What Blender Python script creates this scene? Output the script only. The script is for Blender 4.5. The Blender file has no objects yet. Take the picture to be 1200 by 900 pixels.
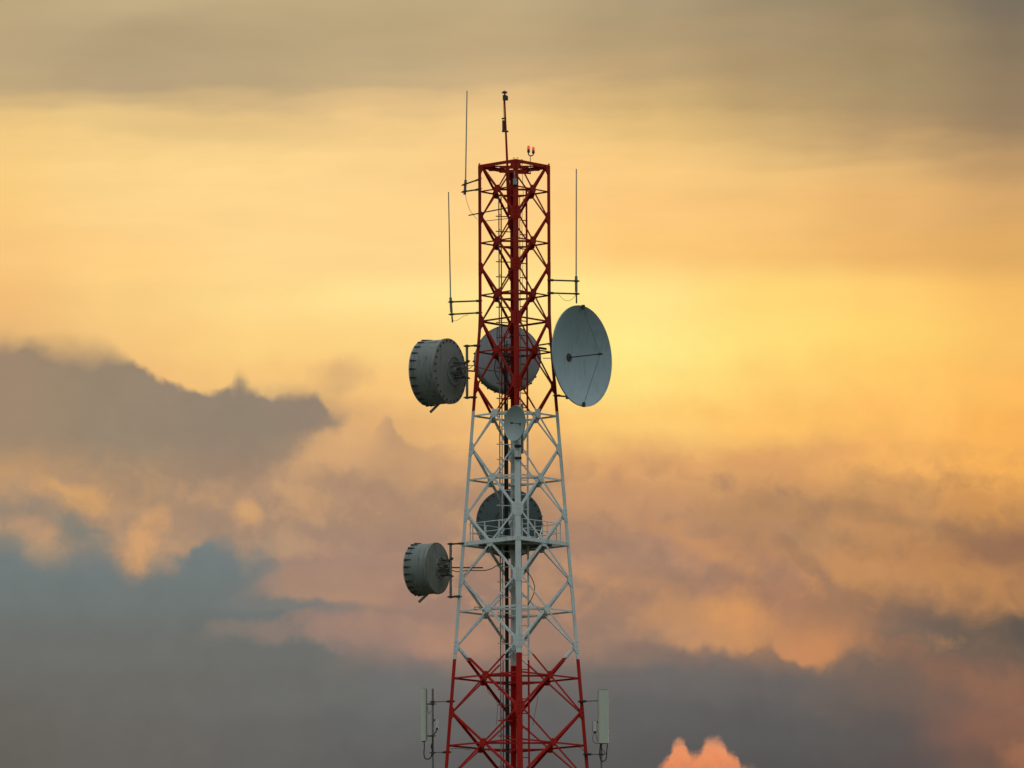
import bpy, bmesh, math, random
from mathutils import Vector, Matrix

random.seed(7)
scene = bpy.context.scene
COL = scene.collection
R = math.radians

# ------------------------------------------------------------------ camera
CAM = Vector((0.0, -277.0, 1.7))
PITCH = R(8.46)
ROLL = R(0.25)
KF = 8423.0                      # focal length in pixels of a 1200-wide frame
cam_d = bpy.data.cameras.new('camera')
cam_d.sensor_width = 36.0
cam_d.lens = KF / 1200.0 * 36.0
cam_d.clip_start = 1.0
cam_d.clip_end = 60000.0
cam = bpy.data.objects.new('camera', cam_d)
COL.objects.link(cam)
cam.matrix_world = (Matrix.Translation(CAM) @ Matrix.Rotation(R(90) + PITCH, 4, 'X')
                    @ Matrix.Rotation(-ROLL, 4, 'Z') )
scene.camera = cam
CM = cam.matrix_world.copy()
# the axis of the mast stands a little right of the optical axis
AX = 0.125


def at(x, y, Y=0.0):
    """world point standing on the vertical plane Y whose picture is (x, y)"""
    d = CM.to_3x3() @ Vector(((x - 600.0) / KF, (450.0 - y) / KF, -1.0))
    t = (Y - CAM.y) / d.y
    return CAM + d * t


# ------------------------------------------------------------------ world
def srgb(c):
    return tuple(((v / 255.0) / 12.92) if v / 255.0 <= 0.04045 else
                 (((v / 255.0) + 0.055) / 1.055) ** 2.4 for v in c) + (1.0,)


world = bpy.data.worlds.new('World')
scene.world = world
world.use_nodes = True
WT = world.node_tree
WT.nodes.clear()


class X:
    """a float socket with operators, to write node maths as expressions"""
    def __init__(s, sock): s.s = sock
    def __add__(a, b): return mth('ADD', a, b)
    def __radd__(a, b): return mth('ADD', b, a)
    def __sub__(a, b): return mth('SUBTRACT', a, b)
    def __rsub__(a, b): return mth('SUBTRACT', b, a)
    def __mul__(a, b): return mth('MULTIPLY', a, b)
    def __rmul__(a, b): return mth('MULTIPLY', b, a)
    def __truediv__(a, b): return mth('DIVIDE', a, b)


def lk(v, inp):
    if isinstance(v, X): WT.links.new(v.s, inp)
    elif hasattr(v, 'is_output'): WT.links.new(v, inp)
    else: inp.default_value = v


def mth(op, a, b=None, clamp=False):
    n = WT.nodes.new('ShaderNodeMath'); n.operation = op; n.use_clamp = clamp
    lk(a, n.inputs[0])
    if b is not None: lk(b, n.inputs[1])
    return X(n.outputs[0])


def sstep(v, a, b, lo=0.0, hi=1.0):
    n = WT.nodes.new('ShaderNodeMapRange'); n.interpolation_type = 'SMOOTHSTEP'
    lk(v, n.inputs['Value'])
    lk(a, n.inputs['From Min']); lk(b, n.inputs['From Max'])
    lk(lo, n.inputs['To Min']); lk(hi, n.inputs['To Max'])
    return X(n.outputs['Result'])


def vec(x, y, z=0.0):
    n = WT.nodes.new('ShaderNodeCombineXYZ')
    lk(x, n.inputs[0]); lk(y, n.inputs[1]); lk(z, n.inputs[2])
    return n.outputs[0]


def noise(v, scale, detail=4.0, rough=0.5, dist=0.0):
    n = WT.nodes.new('ShaderNodeTexNoise')
    n.inputs['Scale'].default_value = scale
    n.inputs['Detail'].default_value = detail
    n.inputs['Roughness'].default_value = rough
    n.inputs['Distortion'].default_value = dist
    lk(v, n.inputs['Vector'])
    return X(n.outputs[0]) - 0.5


def ramp(f, stops, interp='EASE'):
    n = WT.nodes.new('ShaderNodeValToRGB')
    cr = n.color_ramp; cr.interpolation = interp
    while len(cr.elements) > 1: cr.elements.remove(cr.elements[-1])
    cr.elements[0].position = stops[0][0]; cr.elements[0].color = srgb(stops[0][1])
    for p, c in stops[1:]:
        e = cr.elements.new(p); e.color = srgb(c)
    lk(f, n.inputs[0])
    return n.outputs[0]


def mixc(f, a, b):
    n = WT.nodes.new('ShaderNodeMix'); n.data_type = 'RGBA'; n.clamp_factor = True
    lk(f, n.inputs[0])
    for v, i in ((a, n.inputs[6]), (b, n.inputs[7])):
        lk(v, i)
    return n.outputs[2]


def scalec(c, f):
    n = WT.nodes.new('ShaderNodeVectorMath'); n.operation = 'SCALE'
    lk(c, n.inputs[0]); lk(f, n.inputs['Scale'])
    return n.outputs[0]


def curve(x, pts):
    """pts in (px, py) of the cloud chart; returns y/100"""
    n = WT.nodes.new('ShaderNodeFloatCurve')
    cu = n.mapping.curves[0]
    pp = [(p[0] / 1200.0, p[1] / 900.0) for p in pts]
    cu.points[0].location = pp[0]; cu.points[1].location = pp[-1]
    for p in pp[1:-1]: cu.points.new(*p)
    for p in cu.points: p.handle_type = 'AUTO'
    n.mapping.update()
    lk(x / 12.0, n.inputs['Value'])
    return X(n.outputs[0]) * 9.0


tc = WT.nodes.new('ShaderNodeTexCoord')
sep = WT.nodes.new('ShaderNodeSeparateXYZ')
WT.links.new(tc.outputs['Generated'], sep.inputs[0])
dx, dy, dz = (X(o) for o in sep.outputs)
az = mth('ARCTAN2', dx, dy)
el = mth('ARCSINE', dz)
# chart of the cloud bank: 1 unit = 0.68 degrees of azimuth / elevation
U = mth('PINGPONG', az * 84.23 + 6.0, 12.0)      # the bank carries on to both sides
V = 4.5 - (el - PITCH) * 84.23

ROWS = [0, 50, 95, 122, 148, 178, 200, 250, 300, 350, 400, 450, 500, 550, 600, 650, 700, 750, 800, 850, 900]
GRID = {
 0:    [(188,166,126),(188,165,126),(192,167,125),(212,180,125),(240,200,128),(250,207,130),(253,205,128),(250,200,126),(242,190,120),(232,184,118),(225,178,116),(163,138,110),(184,148,110),(160,138,116),(140,132,118),(112,116,112),(108,108,103),(105,104,99),(104,100,94),(101,97,91)],
 150:  [(192,170,130),(180,158,122),(184,161,124),(204,175,127),(240,202,133),(253,213,141),(254,212,140),(253,207,132),(248,205,130),(244,196,124),(240,188,120),(154,135,112),(165,138,110),(172,140,110),(165,138,112),(118,120,117),(111,113,109),(108,107,102),(105,102,97),(103,99,94)],
 300:  [(192,171,130),(184,162,124),(188,165,126),(212,180,130),(240,203,135),(255,215,143),(255,213,142),(255,213,140),(255,217,140),(253,210,130),(246,198,124),(150,133,113),(160,134,112),(168,138,114),(160,134,115),(130,124,117),(113,116,113),(107,107,104),(104,102,98),(101,100,96)],
 450:  [(190,168,128),(188,165,125),(198,172,129),(224,188,133),(246,206,137),(254,212,142),(254,210,139),(255,214,141),(255,226,147),(253,212,132),(246,196,122),(225,174,116),(190,150,115),(170,137,112),(165,132,113),(162,128,112),(150,124,112),(110,110,108),(101,101,99),(97,95,93)],
 600:  [(192,170,130),(194,168,127),(206,176,130),(232,193,134),(248,207,138),(255,208,138),(254,206,134),(255,214,136),(255,228,146),(255,222,138),(253,206,126),(246,190,115),(215,163,110),(178,139,108),(158,127,108),(158,125,108),(160,125,106),(114,106,101),(99,98,96),(93,92,90)],
 750:  [(176,156,120),(180,156,117),(192,163,119),(212,178,120),(238,197,126),(252,204,130),(252,201,126),(251,200,120),(255,228,140),(255,235,140),(255,224,128),(255,205,115),(224,166,107),(196,147,107),(172,133,110),(165,128,104),(148,121,106),(110,105,102),(97,96,94),(90,89,88)],
 900:  [(158,140,110),(170,147,112),(178,152,112),(190,160,112),(214,178,118),(243,196,124),(246,194,120),(248,194,114),(255,215,120),(255,221,121),(255,207,112),(254,194,104),(218,160,102),(180,136,96),(174,130,101),(172,126,98),(160,122,94),(106,100,97),(93,91,90),(86,85,84)],
 1050: [(150,132,102),(160,138,104),(162,140,103),(170,144,104),(186,152,108),(225,180,116),(235,182,112),(238,182,106),(254,204,112),(255,212,112),(255,200,105),(254,190,100),(246,180,99),(198,146,95),(180,130,88),(160,120,88),(126,105,90),(116,98,88),(94,88,85),(90,83,81)],
 1200: [(122,110,94),(136,119,95),(145,124,96),(148,126,97),(155,130,98),(188,150,104),(215,167,106),(226,172,100),(246,188,102),(252,194,102),(253,188,96),(250,180,90),(246,176,90),(208,148,86),(156,112,84),(165,120,84),(106,92,80),(125,97,82),(138,98,80),(120,90,76)],
}
for _c in GRID:      # ease the grey veil into the yellow
    g_ = GRID[_c]; lo_, a_, b_ = g_[3], g_[4], g_[5]
    g_[4] = tuple(int(a_[j] * 0.72 + lo_[j] * 0.28) for j in range(3))
    g_.insert(5, tuple(int(a_[j] * 0.5 + b_[j] * 0.5) for j in range(3)))
# --- warps: broad soft drift high up, billows in the lower cloud bank
P0 = vec(U, V)
low = sstep(V, 3.4, 4.8)
nA = noise(vec(U, V, 1.3), 0.55, 3.0, 0.5)
nB = noise(vec(U, V, 7.7), 0.55, 3.0, 0.5)
nC = noise(vec(U, V, 3.1), 1.9, 5.0, 0.52)
nD = noise(vec(U, V, 5.9), 1.9, 5.0, 0.52)
sA = noise(vec(U * 0.34 + V * 0.12, V * 1.5, 9.2), 0.9, 6.0, 0.55)
gU = U + nA * (0.8 + low * 0.5) + nC * (0.15 + low * 0.45)
gV = V + nB * (0.30 + low * 0.45) + nD * (0.05 + low * 0.30) + sA * sstep(V, 2.2, 3.4, 0.9, 0.25)
gVn = gV / 9.0
cols = sorted(GRID)
sky = None
for k, cx in enumerate(cols):
    c = ramp(gVn, [(r / 900.0, GRID[cx][i]) for i, r in enumerate(ROWS)], 'EASE')
    if sky is None: sky = c
    else: sky = mixc(sstep(gU, cols[k - 1] / 100.0, cx / 100.0), sky, c)

# --- finer warp for the edges of single clouds
eA = noise(vec(U, V, 11.0), 3.2, 6.0, 0.5)
eB = noise(vec(U, V, 13.5), 3.2, 6.0, 0.5)
eU = U + eA * 0.34
eV = V + eB * 0.30
bN = noise(vec(U, V, 31.0), 2.3, 6.0, 0.55)
fU = U + eA * 0.22 + nC * 0.30
fV = V + eB * 0.18 + nD * 0.30


sc1 = mth('ABSOLUTE', noise(vec(U + eA * 0.15, V * 0.8, 51.0), 1.9, 2.0, 0.5))
sc2 = mth('ABSOLUTE', noise(vec(U + eA * 0.15, V * 0.9, 53.0), 4.2, 2.0, 0.5))
scal = (sc1 * 0.75 + sc2 * 0.34 - 0.10) * sstep(U, 0.6, 2.2, 0.35, 0.9)
wN = sstep(noise(vec(U, V, 57.0), 1.1, 2.0, 0.5), -0.18, 0.2, 0.55, 2.6)


def blob(col, cx, cy, rx, ry, rot=0.0, k=1.0, inner=0.0, cut=None, cs=0.10, lump=1.0):
    """soft elliptical cloud lump; cut = lower edge that ends crisply"""
    global sky
    a = fU - cx / 100.0
    b = fV - cy / 100.0
    ca, sa = math.cos(R(rot)), math.sin(R(rot))
    p = (a * ca + b * sa) * (100.0 / rx)
    q = (b * ca - a * sa) * (100.0 / ry)
    d = mth('SQRT', p * p + q * q) + bN * 1.5 * lump
    m = sstep(d, 1.08, inner) * k
    if cut is not None:
        m = m * sstep(eV - scal * 0.5, cut / 100.0 + cs * 0.5, cut / 100.0 - cs * 0.5)
    sky = mixc(m, sky, srgb(col))


# dusky cloud at the left, its crisp scalloped upper edge
hA = noise(vec(U, V, 17.0), 6.5, 4.0, 0.5)
hB = noise(vec(U, V, 19.0), 6.5, 4.0, 0.5)
cU = U + eA * 0.09 + hA * 0.04
cV = V + eB * 0.09 + hB * 0.05
top = curve(cU, [(0,396),(60,400),(105,403),(130,408),(150,420),(168,434),(186,446),(205,452),(224,455),(243,457),(258,456),(268,451),(273,444),(278,439),(283,445),(290,455),(300,463),(312,467),(324,466),(333,463),(344,466),(354,466),(362,463),(368,461),(374,467),(379,477),(388,486),(400,489),(420,492),(470,560),(1200,900)])
dark = ramp(U / 4.6, [(0.0,(158,135,110)),(0.3,(151,133,112)),(0.62,(146,130,112)),(0.85,(150,131,113)),(1.0,(170,142,114))])
m = sstep((cV - top - scal * 0.6) / (wN * (1.0 + sstep(mth('ABSOLUTE', U - 2.78), 0.16, 0.02) * 1.3) * sstep(U, 0.5, 1.8, 1.9, 1.0)), -0.05, 0.10) * sstep(eV, 5.6, 4.95) * sstep(eU * 0.6 + fU * 0.4 + (fV - 4.9 + scal) * 1.25, sstep(V, 4.9, 5.8, 4.10, 4.5), sstep(V, 4.9, 5.8, 3.86, 3.3))
sky = mixc(m, sky, dark)
# peach billows right of it
blob((222,174,120), 400, 520, 80, 42, -18, 0.6, 0.1)
blob((214,166,118), 365, 545, 90, 30, -25, 0.55, 0.1)
blob((204,163,117), 398, 438, 44, 24, -10, 0.55, 0.0)
cusp = curve(cU, [(0,900),(410,640),(428,520),(440,498),(446,490),(451,486),(457,492),(463,502),(471,511),(481,518),(494,523),(515,520),(540,516),(560,700),(1200,900)])
m = sstep(cV - cusp - scal * 0.5, -0.02, 0.10) * sstep(fV, 5.85, 4.95) * sstep(fU, 4.2, 4.62) * sstep(fU, 5.45, 4.75)
sky = mixc(m * 0.8, sky, srgb((184,147,113)))
blob((176,140,113), 450, 590, 170, 30, 12, 0.5, 0.1)
blob((206,162,116), 345, 575, 60, 16, 10, 0.5, 0.1)
blob((196,154,114), 520, 545, 60, 14, 14, 0.5, 0.1)
# creamy lobes under the dark cloud
blob((190,149,110), 60, 570, 110, 40, 14, 0.6, 0.1)
blob((208,160,108), 80, 582, 66, 22, 20, 1.0, 0.15)
blob((182,146,116), 172, 625, 64, 46, 0, 0.7, 0.2)
blob((208,158,110), 170, 622, 26, 56, 24, 1.0, 0.2)
blob((190,150,115), 36, 618, 44, 20, 16, 0.9, 0.2)
blob((128,127,119), 92, 622, 44, 24, 24, 0.9, 0.25)
blob((178,144,116), 240, 625, 40, 14, -6, 0.5, 0.2)
# relief of the lumpy cloud bank, lit along its undersides by the low sun
rU = U + eA * 0.25 + nC * 0.4
rV = V + eB * 0.20 + nD * 0.4
r1 = noise(vec(rU, rV * 1.15, 61.0), 1.25, 5.0, 0.5)
r2 = noise(vec(rU, (rV + 0.20) * 1.15, 61.0), 1.25, 5.0, 0.5)
rel = (r1 - r2) * sstep(V, 4.95, 5.85) * sstep(V - U * 0.06, 7.5, 6.6)
sky = mixc(mth('MINIMUM', mth('MAXIMUM', rel * 2.6, 0.0), 0.55), sky, ramp(U / 12.0, [(0.0,(208,160,112)),(0.4,(214,164,116)),(0.75,(206,146,98)),(1.0,(198,140,88))]))
sky = mixc(mth('MINIMUM', mth('MAXIMUM', rel * -2.4, 0.0), 0.5), sky, ramp(U / 12.0, [(0.0,(142,128,114)),(0.4,(150,124,110)),(0.75,(146,116,96)),(1.0,(134,104,84))]))
# blue grey gap beneath, lobed edge
gap = curve(cU, [(0,632),(30,640),(60,645),(85,640),(105,636),(120,642),(131,656),(139,670),(146,677),(158,675),(172,668),(190,660),(210,649),(226,639),(243,634),(260,634),(271,640),(280,651),(288,651),(297,643),(312,644),(322,650),(330,690),(345,722),(370,745),(405,758),(440,768),(470,774),(500,770),(540,766),(620,790),(1200,860)])
blue = ramp(V / 9.0, [(0.66,(126,130,127)),(0.70,(118,126,124)),(0.735,(114,122,121)),(0.78,(111,118,116)),(0.83,(110,111,107)),(0.90,(107,106,101))])
m = sstep((cV - gap - scal * 0.8) / wN, -0.10, 0.17) * sstep(fV, 8.6, 7.7) * sstep(fU, 5.2, 3.4)
sky = mixc(m, sky, blue)
blob((210,162,114), 286, 601, 24, 21, 0, 0.95, 0.15, 618, 0.08, 0.5)
blob((186,150,118), 338, 636, 36, 26, 20, 0.75, 0.1, 654, 0.12)
blob((192,152,116), 366, 604, 18, 16, 20, 0.55, 0.1, 616, 0.1)
blob((184,146,114), 300, 575, 50, 16, 30, 0.5, 0.1)
wedge = curve(cU, [(0,690),(255,692),(275,681),(300,668),(330,652),(380,640),(1200,640)])
m = sstep(cV - wedge - scal * 0.6, -0.06, 0.22) * sstep(cV, 7.18, 7.00) * sstep(fU, 2.55, 3.5) * sstep(fU, 4.9, 4.3)
sky = mixc(m * 0.92, sky, ramp(V / 9.0, [(0.715,(162,131,115)),(0.765,(170,136,114)),(0.79,(178,140,114))]))
blob((118,120,117), 335, 711, 125, 14, 5, 0.9, 0.25, None, 0.1, 0.6)
blob((150,127,115), 330, 738, 110, 18, 4, 0.6, 0.2)
blob((160,129,114), 430, 738, 120, 26, 6, 0.75, 0.25, 772, 0.18)
blob((182,138,112), 530, 748, 66, 30, 0, 0.7, 0.1, 775, 0.12)
blob((130,122,114), 265, 738, 55, 18, -10, 0.5, 0.1)
# right hand bank
blob((176,136,102), 940, 640, 130, 22, 26, 0.5, 0.1)
blob((150,117,94), 955, 668, 70, 14, 40, 0.75, 0.2)
blob((200,144,94), 1020, 672, 100, 34, 16, 0.85, 0.15, 712, 0.12)
blob((194,138,86), 1140, 680, 90, 26, 10, 0.7, 0.1, 705, 0.18)
blob((120,101,89), 1070, 730, 110, 26, 10, 0.6, 0.1)
blob((104,92,84), 1110, 738, 60, 16, 16, 0.6, 0.1)
blob((90,84,78), 1195, 742, 50, 28, 0, 0.75, 0.1)
blob((192,142,100), 800, 722, 86, 44, 18, 0.75, 0.1, 762, 0.16)
blob((214,152,96), 868, 728, 60, 48, 10, 1.0, 0.1, 768, 0.13, 0.8)
blob((150,118,98), 828, 760, 14, 14, 0, 0.8, 0.1)
blob((128,109,98), 775, 768, 90, 18, 8, 0.55, 0.1)
lobe = curve(cU, [(0,300),(725,722),(742,736),(765,750),(790,762),(808,766),(818,763),(828,757),(838,763),(850,769),(868,770),(884,766),(895,758),(902,754),(909,763),(925,778),(942,787),(956,790),(970,786),(981,780),(989,771),(997,766),(1015,766),(1040,772),(1080,740),(1200,600)])
m = sstep((cV - lobe - scal * 0.6) / wN, 0.04, -0.08) * sstep(fV, 7.0, 7.66) * sstep(fU, 7.3, 8.3) * sstep(fU, 10.5, 9.7)
sky = mixc(m * 0.9, sky, ramp(U / 12.0, [(0.62,(182,138,108)),(0.70,(204,148,102)),(0.735,(200,142,98)),(0.80,(203,139,92))]))
blob((138,102,84), 1110, 790, 120, 30, 26, 0.75, 0.1)
blob((150,106,82), 1180, 812, 70, 30, 24, 0.7, 0.1)
blob((158,108,80), 1195, 886, 36, 28, 0, 0.8, 0.2)
blob((166,126,90), 1060, 612, 130, 22, 10, 0.7, 0.1)
blob((150,112,84), 1160, 642, 80, 24, 20, 0.7, 0.1)
blob((206,150,100), 820, 640, 100, 20, 24, 0.55, 0.1)
blob((164,128,104), 740, 668, 80, 20, 20, 0.5, 0.1)
# sunlit cumulus heads rising at the bottom
kA = noise(vec(U, V, 41.0), 7.0, 6.0, 0.6)
kB = noise(vec(U, V, 43.0), 7.0, 6.0, 0.6)
kS = mth('ABSOLUTE', noise(vec(U + kA * 0.06, V + kB * 0.06, 45.0), 6.0, 2.0, 0.5))
gU2 = U + eA * 0.05 + kA * 0.10
gV2 = V + kB * 0.10
heads = curve(gU2, [(0,900),(765,904),(774,897),(780,889),(785,883),(787,874),(790,868),(796,866),(802,868),(804,876),(808,883),(814,884),(820,881),(824,873),(829,867),(835,865),(842,866),(847,870),(851,878),(856,884),(860,886),(864,891),(868,899),(878,905),(1200,905)])
hr1 = noise(vec(U, V, 47.0), 4.5, 6.0, 0.55) - noise(vec(U + 0.03, V - 0.06, 47.0), 4.5, 6.0, 0.55)
hcol = ramp(V / 9.0 + hr1 * 0.045 + kA * 0.02, [(0.950,(190,136,112)),(0.964,(220,146,108)),(0.980,(236,148,100)),(0.995,(234,142,95)),(1.01,(222,138,98))])
m = sstep(gV2 - heads + kS * 0.18 - 0.02, -0.06, 0.10) * sstep(gU2, 7.5, 7.7) * sstep(gU2, 8.9, 8.7) * sstep(V, 12.0, 9.4)
sky = mixc(m * 0.96, sky, hcol)
# fine structure of the cloud
fine = noise(vec(U, V, 21.0), 2.6, 6.0, 0.55)
streak = noise(vec(U * 0.30 + V * 0.10, V * 1.6, 23.0), 1.1, 6.0, 0.55)
sky = scalec(sky, 1.0 + fine * low * 0.16 + streak * sstep(V, 2.6, 4.0, 0.22, 0.06) + noise(vec(U * 0.5 + V * 0.3, V, 25.0), 0.8, 5.0, 0.6) * sstep(V, 3.4, 4.4, 0.14, 0.0))

# --- the cloud bank is one part of a larger dusk sky
SUN_EL, SUN_AZ = R(3.0), R(14.0)       # sun low behind the clouds, right of the mast
nis = WT.nodes.new('ShaderNodeTexSky')
nis.sky_type = 'NISHITA'
nis.sun_disc = False
nis.sun_elevation = SUN_EL
nis.sun_rotation = SUN_AZ
nis.air_density = 1.0; nis.dust_density = 2.0; nis.ozone_density = 1.5
bgN = WT.nodes.new('ShaderNodeBackground')
bgN.inputs['Strength'].default_value = 0.15
# broken grey cloud added over the unseen rest of the sky to brighten the mast
rc = noise(vec(mth('SINE', az) * 2.0, mth('COSINE', az) * 2.0, el * 3.0), 1.2, 5.0, 0.5)
cov = sstep(rc, -0.22, 0.12, 0.35, 0.95)
bgR = WT.nodes.new('ShaderNodeBackground')
bgR.inputs['Strength'].default_value = 1.0
dome = scalec((0.62, 0.685, 0.69), sstep(el, R(-2), R(55), 0.42, 1.45))
WT.links.new(dome, bgR.inputs['Color'])
WT.links.new(nis.outputs[0], bgN.inputs['Color'])
mr_ = WT.nodes.new('ShaderNodeMixShader')
lk(cov, mr_.inputs[0])
WT.links.new(bgN.outputs[0], mr_.inputs[1]); WT.links.new(bgR.outputs[0], mr_.inputs[2])
bgC = WT.nodes.new('ShaderNodeBackground')
bgC.inputs['Strength'].default_value = 1.0
WT.links.new(sky, bgC.inputs['Color'])
bank = sstep(mth('ABSOLUTE', az), R(62), R(20)) * sstep(el, R(34), R(15))
mx = WT.nodes.new('ShaderNodeMixShader')
lk(bank, mx.inputs[0])
WT.links.new(mr_.outputs[0], mx.inputs[1]); WT.links.new(bgC.outputs[0], mx.inputs[2])
wo = WT.nodes.new('ShaderNodeOutputWorld')
WT.links.new(mx.outputs[0], wo.inputs[0])

sun_d = bpy.data.lights.new('sun', 'SUN')
sun_d.energy = 0.6
sun_d.angle = R(14)
sun_d.color = (1.0, 0.78, 0.55)
sun = bpy.data.objects.new('sun', sun_d)
COL.objects.link(sun)
sdir = Vector((math.sin(SUN_AZ) * math.cos(SUN_EL), math.cos(SUN_AZ) * math.cos(SUN_EL), math.sin(SUN_EL)))
sun.rotation_euler = sdir.to_track_quat('Z', 'Y').to_euler()
sun.location = (60, 120, 80)

scene.view_settings.view_transform = 'Standard'
scene.view_settings.look = 'None'
scene.view_settings.exposure = 0.0
scene.view_settings.gamma = 1.0

# ------------------------------------------------------------------ materials
def material(name, base, rough=0.55, metal=0.0, var=0.12, vscale=3.0, stain=None, stain_amt=0.0, emit=None, emit_s=0.0,
             spec=0.35, bump=0.0):
    m = bpy.data.materials.new(name); m.use_nodes = True
    t = m.node_tree; b = t.nodes['Principled BSDF']
    b.inputs['Roughness'].default_value = rough
    b.inputs['Metallic'].default_value = metal
    b.inputs['Specular IOR Level'].default_value = spec
    geo = t.nodes.new('ShaderNodeTexCoord')
    n1 = t.nodes.new('ShaderNodeTexNoise'); n1.inputs['Scale'].default_value = vscale
    n1.inputs['Detail'].default_value = 6.0; n1.inputs['Roughness'].default_value = 0.6
    t.links.new(geo.outputs['Object'], n1.inputs['Vector'])
    mr = t.nodes.new('ShaderNodeMapRange')
    mr.inputs['From Min'].default_value = 0.25; mr.inputs['From Max'].default_value = 0.75
    mr.inputs['To Min'].default_value = 1.0 - var; mr.inputs['To Max'].default_value = 1.0 + var
    t.links.new(n1.outputs[0], mr.inputs['Value'])
    sc = t.nodes.new('ShaderNodeVectorMath'); sc.operation = 'SCALE'
    sc.inputs[0].default_value = base[:3]
    t.links.new(mr.outputs[0], sc.inputs['Scale'])
    out = sc.outputs[0]
    if stain is not None:
        # streaks that run down: noise stretched along z
        mp = t.nodes.new('ShaderNodeMapping'); mp.inputs['Scale'].default_value = (9.0, 9.0, 0.9)
        t.links.new(geo.outputs['Object'], mp.inputs['Vector'])
        n2 = t.nodes.new('ShaderNodeTexNoise'); n2.inputs['Scale'].default_value = 1.0
        n2.inputs['Detail'].default_value = 5.0
        t.links.new(mp.outputs[0], n2.inputs['Vector'])
        m2 = t.nodes.new('ShaderNodeMapRange')
        m2.inputs['From Min'].default_value = 0.52; m2.inputs['From Max'].default_value = 0.78
        m2.inputs['To Min'].default_value = 0.0; m2.inputs['To Max'].default_value = stain_amt
        t.links.new(n2.outputs[0], m2.inputs['Value'])
        mx = t.nodes.new('ShaderNodeMix'); mx.data_type = 'RGBA'
        t.links.new(m2.outputs[0], mx.inputs[0]); t.links.new(out, mx.inputs[6])
        mx.inputs[7].default_value = stain + (1.0,)
        out = mx.outputs[2]
    t.links.new(out, b.inputs['Base Color'])
    if emit:
        b.inputs['Emission Color'].default_value = emit + (1.0,)
        b.inputs['Emission Strength'].default_value = emit_s
    rr = t.nodes.new('ShaderNodeMapRange')
    rr.inputs['To Min'].default_value = rough - 0.1; rr.inputs['To Max'].default_value = rough + 0.12
    t.links.new(n1.outputs[0], rr.inputs['Value']); t.links.new(rr.outputs[0], b.inputs['Roughness'])
    if bump:
        bp = t.nodes.new('ShaderNodeBump'); bp.inputs['Strength'].default_value = bump
        bp.inputs['Distance'].default_value = 0.02
        t.links.new(n1.outputs[0], bp.inputs['Height']); t.links.new(bp.outputs[0], b.inputs['Normal'])
    return m


ZRED_LO = at(604, 772.5).z      # below: red band
ZRED_HI = at(604, 482).z        # above: red band

def tower_paint():
    """aviation paint: red / white / red by height, weathered"""
    m = bpy.data.materials.new('banded_tower_paint'); m.use_nodes = True
    t = m.node_tree; b = t.nodes['Principled BSDF']
    b.inputs['Specular IOR Level'].default_value = 0.12
    tcn = t.nodes.new('ShaderNodeNewGeometry')
    sp = t.nodes.new('ShaderNodeSeparateXYZ'); t.links.new(tcn.outputs['Position'], sp.inputs[0])
    def m1(op, a, v):
        n = t.nodes.new('ShaderNodeMath'); n.operation = op
        t.links.new(a, n.inputs[0]); n.inputs[1].default_value = v
        return n.outputs[0]
    def mixn(f, a, c):
        n = t.nodes.new('ShaderNodeMix'); n.data_type = 'RGBA'
        t.links.new(f, n.inputs[0])
        for q, i in ((a, 6), (c, 7)):
            if isinstance(q, tuple): n.inputs[i].default_value = q + (1.0,)
            else: t.links.new(q, n.inputs[i])
        return n.outputs[2]
    nz = t.nodes.new('ShaderNodeTexNoise'); nz.inputs['Scale'].default_value = 2.2; nz.inputs['Detail'].default_value = 7.0
    t.links.new(tcn.outputs['Position'], nz.inputs['Vector'])
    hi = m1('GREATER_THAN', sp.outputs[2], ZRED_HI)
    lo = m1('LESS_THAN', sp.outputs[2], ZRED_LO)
    # the top section carries a darker red than the lower band
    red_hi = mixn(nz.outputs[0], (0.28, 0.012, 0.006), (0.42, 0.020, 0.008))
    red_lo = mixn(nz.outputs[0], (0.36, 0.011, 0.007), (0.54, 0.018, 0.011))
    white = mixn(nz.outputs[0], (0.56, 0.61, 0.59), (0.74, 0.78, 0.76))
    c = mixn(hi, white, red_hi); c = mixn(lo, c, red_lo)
    mp = t.nodes.new('ShaderNodeMapping'); mp.inputs['Scale'].default_value = (7, 7, 0.7)
    t.links.new(tcn.outputs['Position'], mp.inputs['Vector'])
    n2 = t.nodes.new('ShaderNodeTexNoise'); n2.inputs['Detail'].default_value = 6.0; n2.inputs['Scale'].default_value = 1.0
    t.links.new(mp.outputs[0], n2.inputs['Vector'])
    r2 = t.nodes.new('ShaderNodeMapRange'); r2.inputs['From Min'].default_value = 0.55; r2.inputs['From Max'].default_value = 0.8
    r2.inputs['To Max'].default_value = 0.45
    t.links.new(n2.outputs[0], r2.inputs['Value'])
    c = mixn(r2.outputs[0], c, (0.13, 0.085, 0.06))
    t.links.new(c, b.inputs['Base Color'])
    b.inputs['Roughness'].default_value = 0.6
    return m


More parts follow.
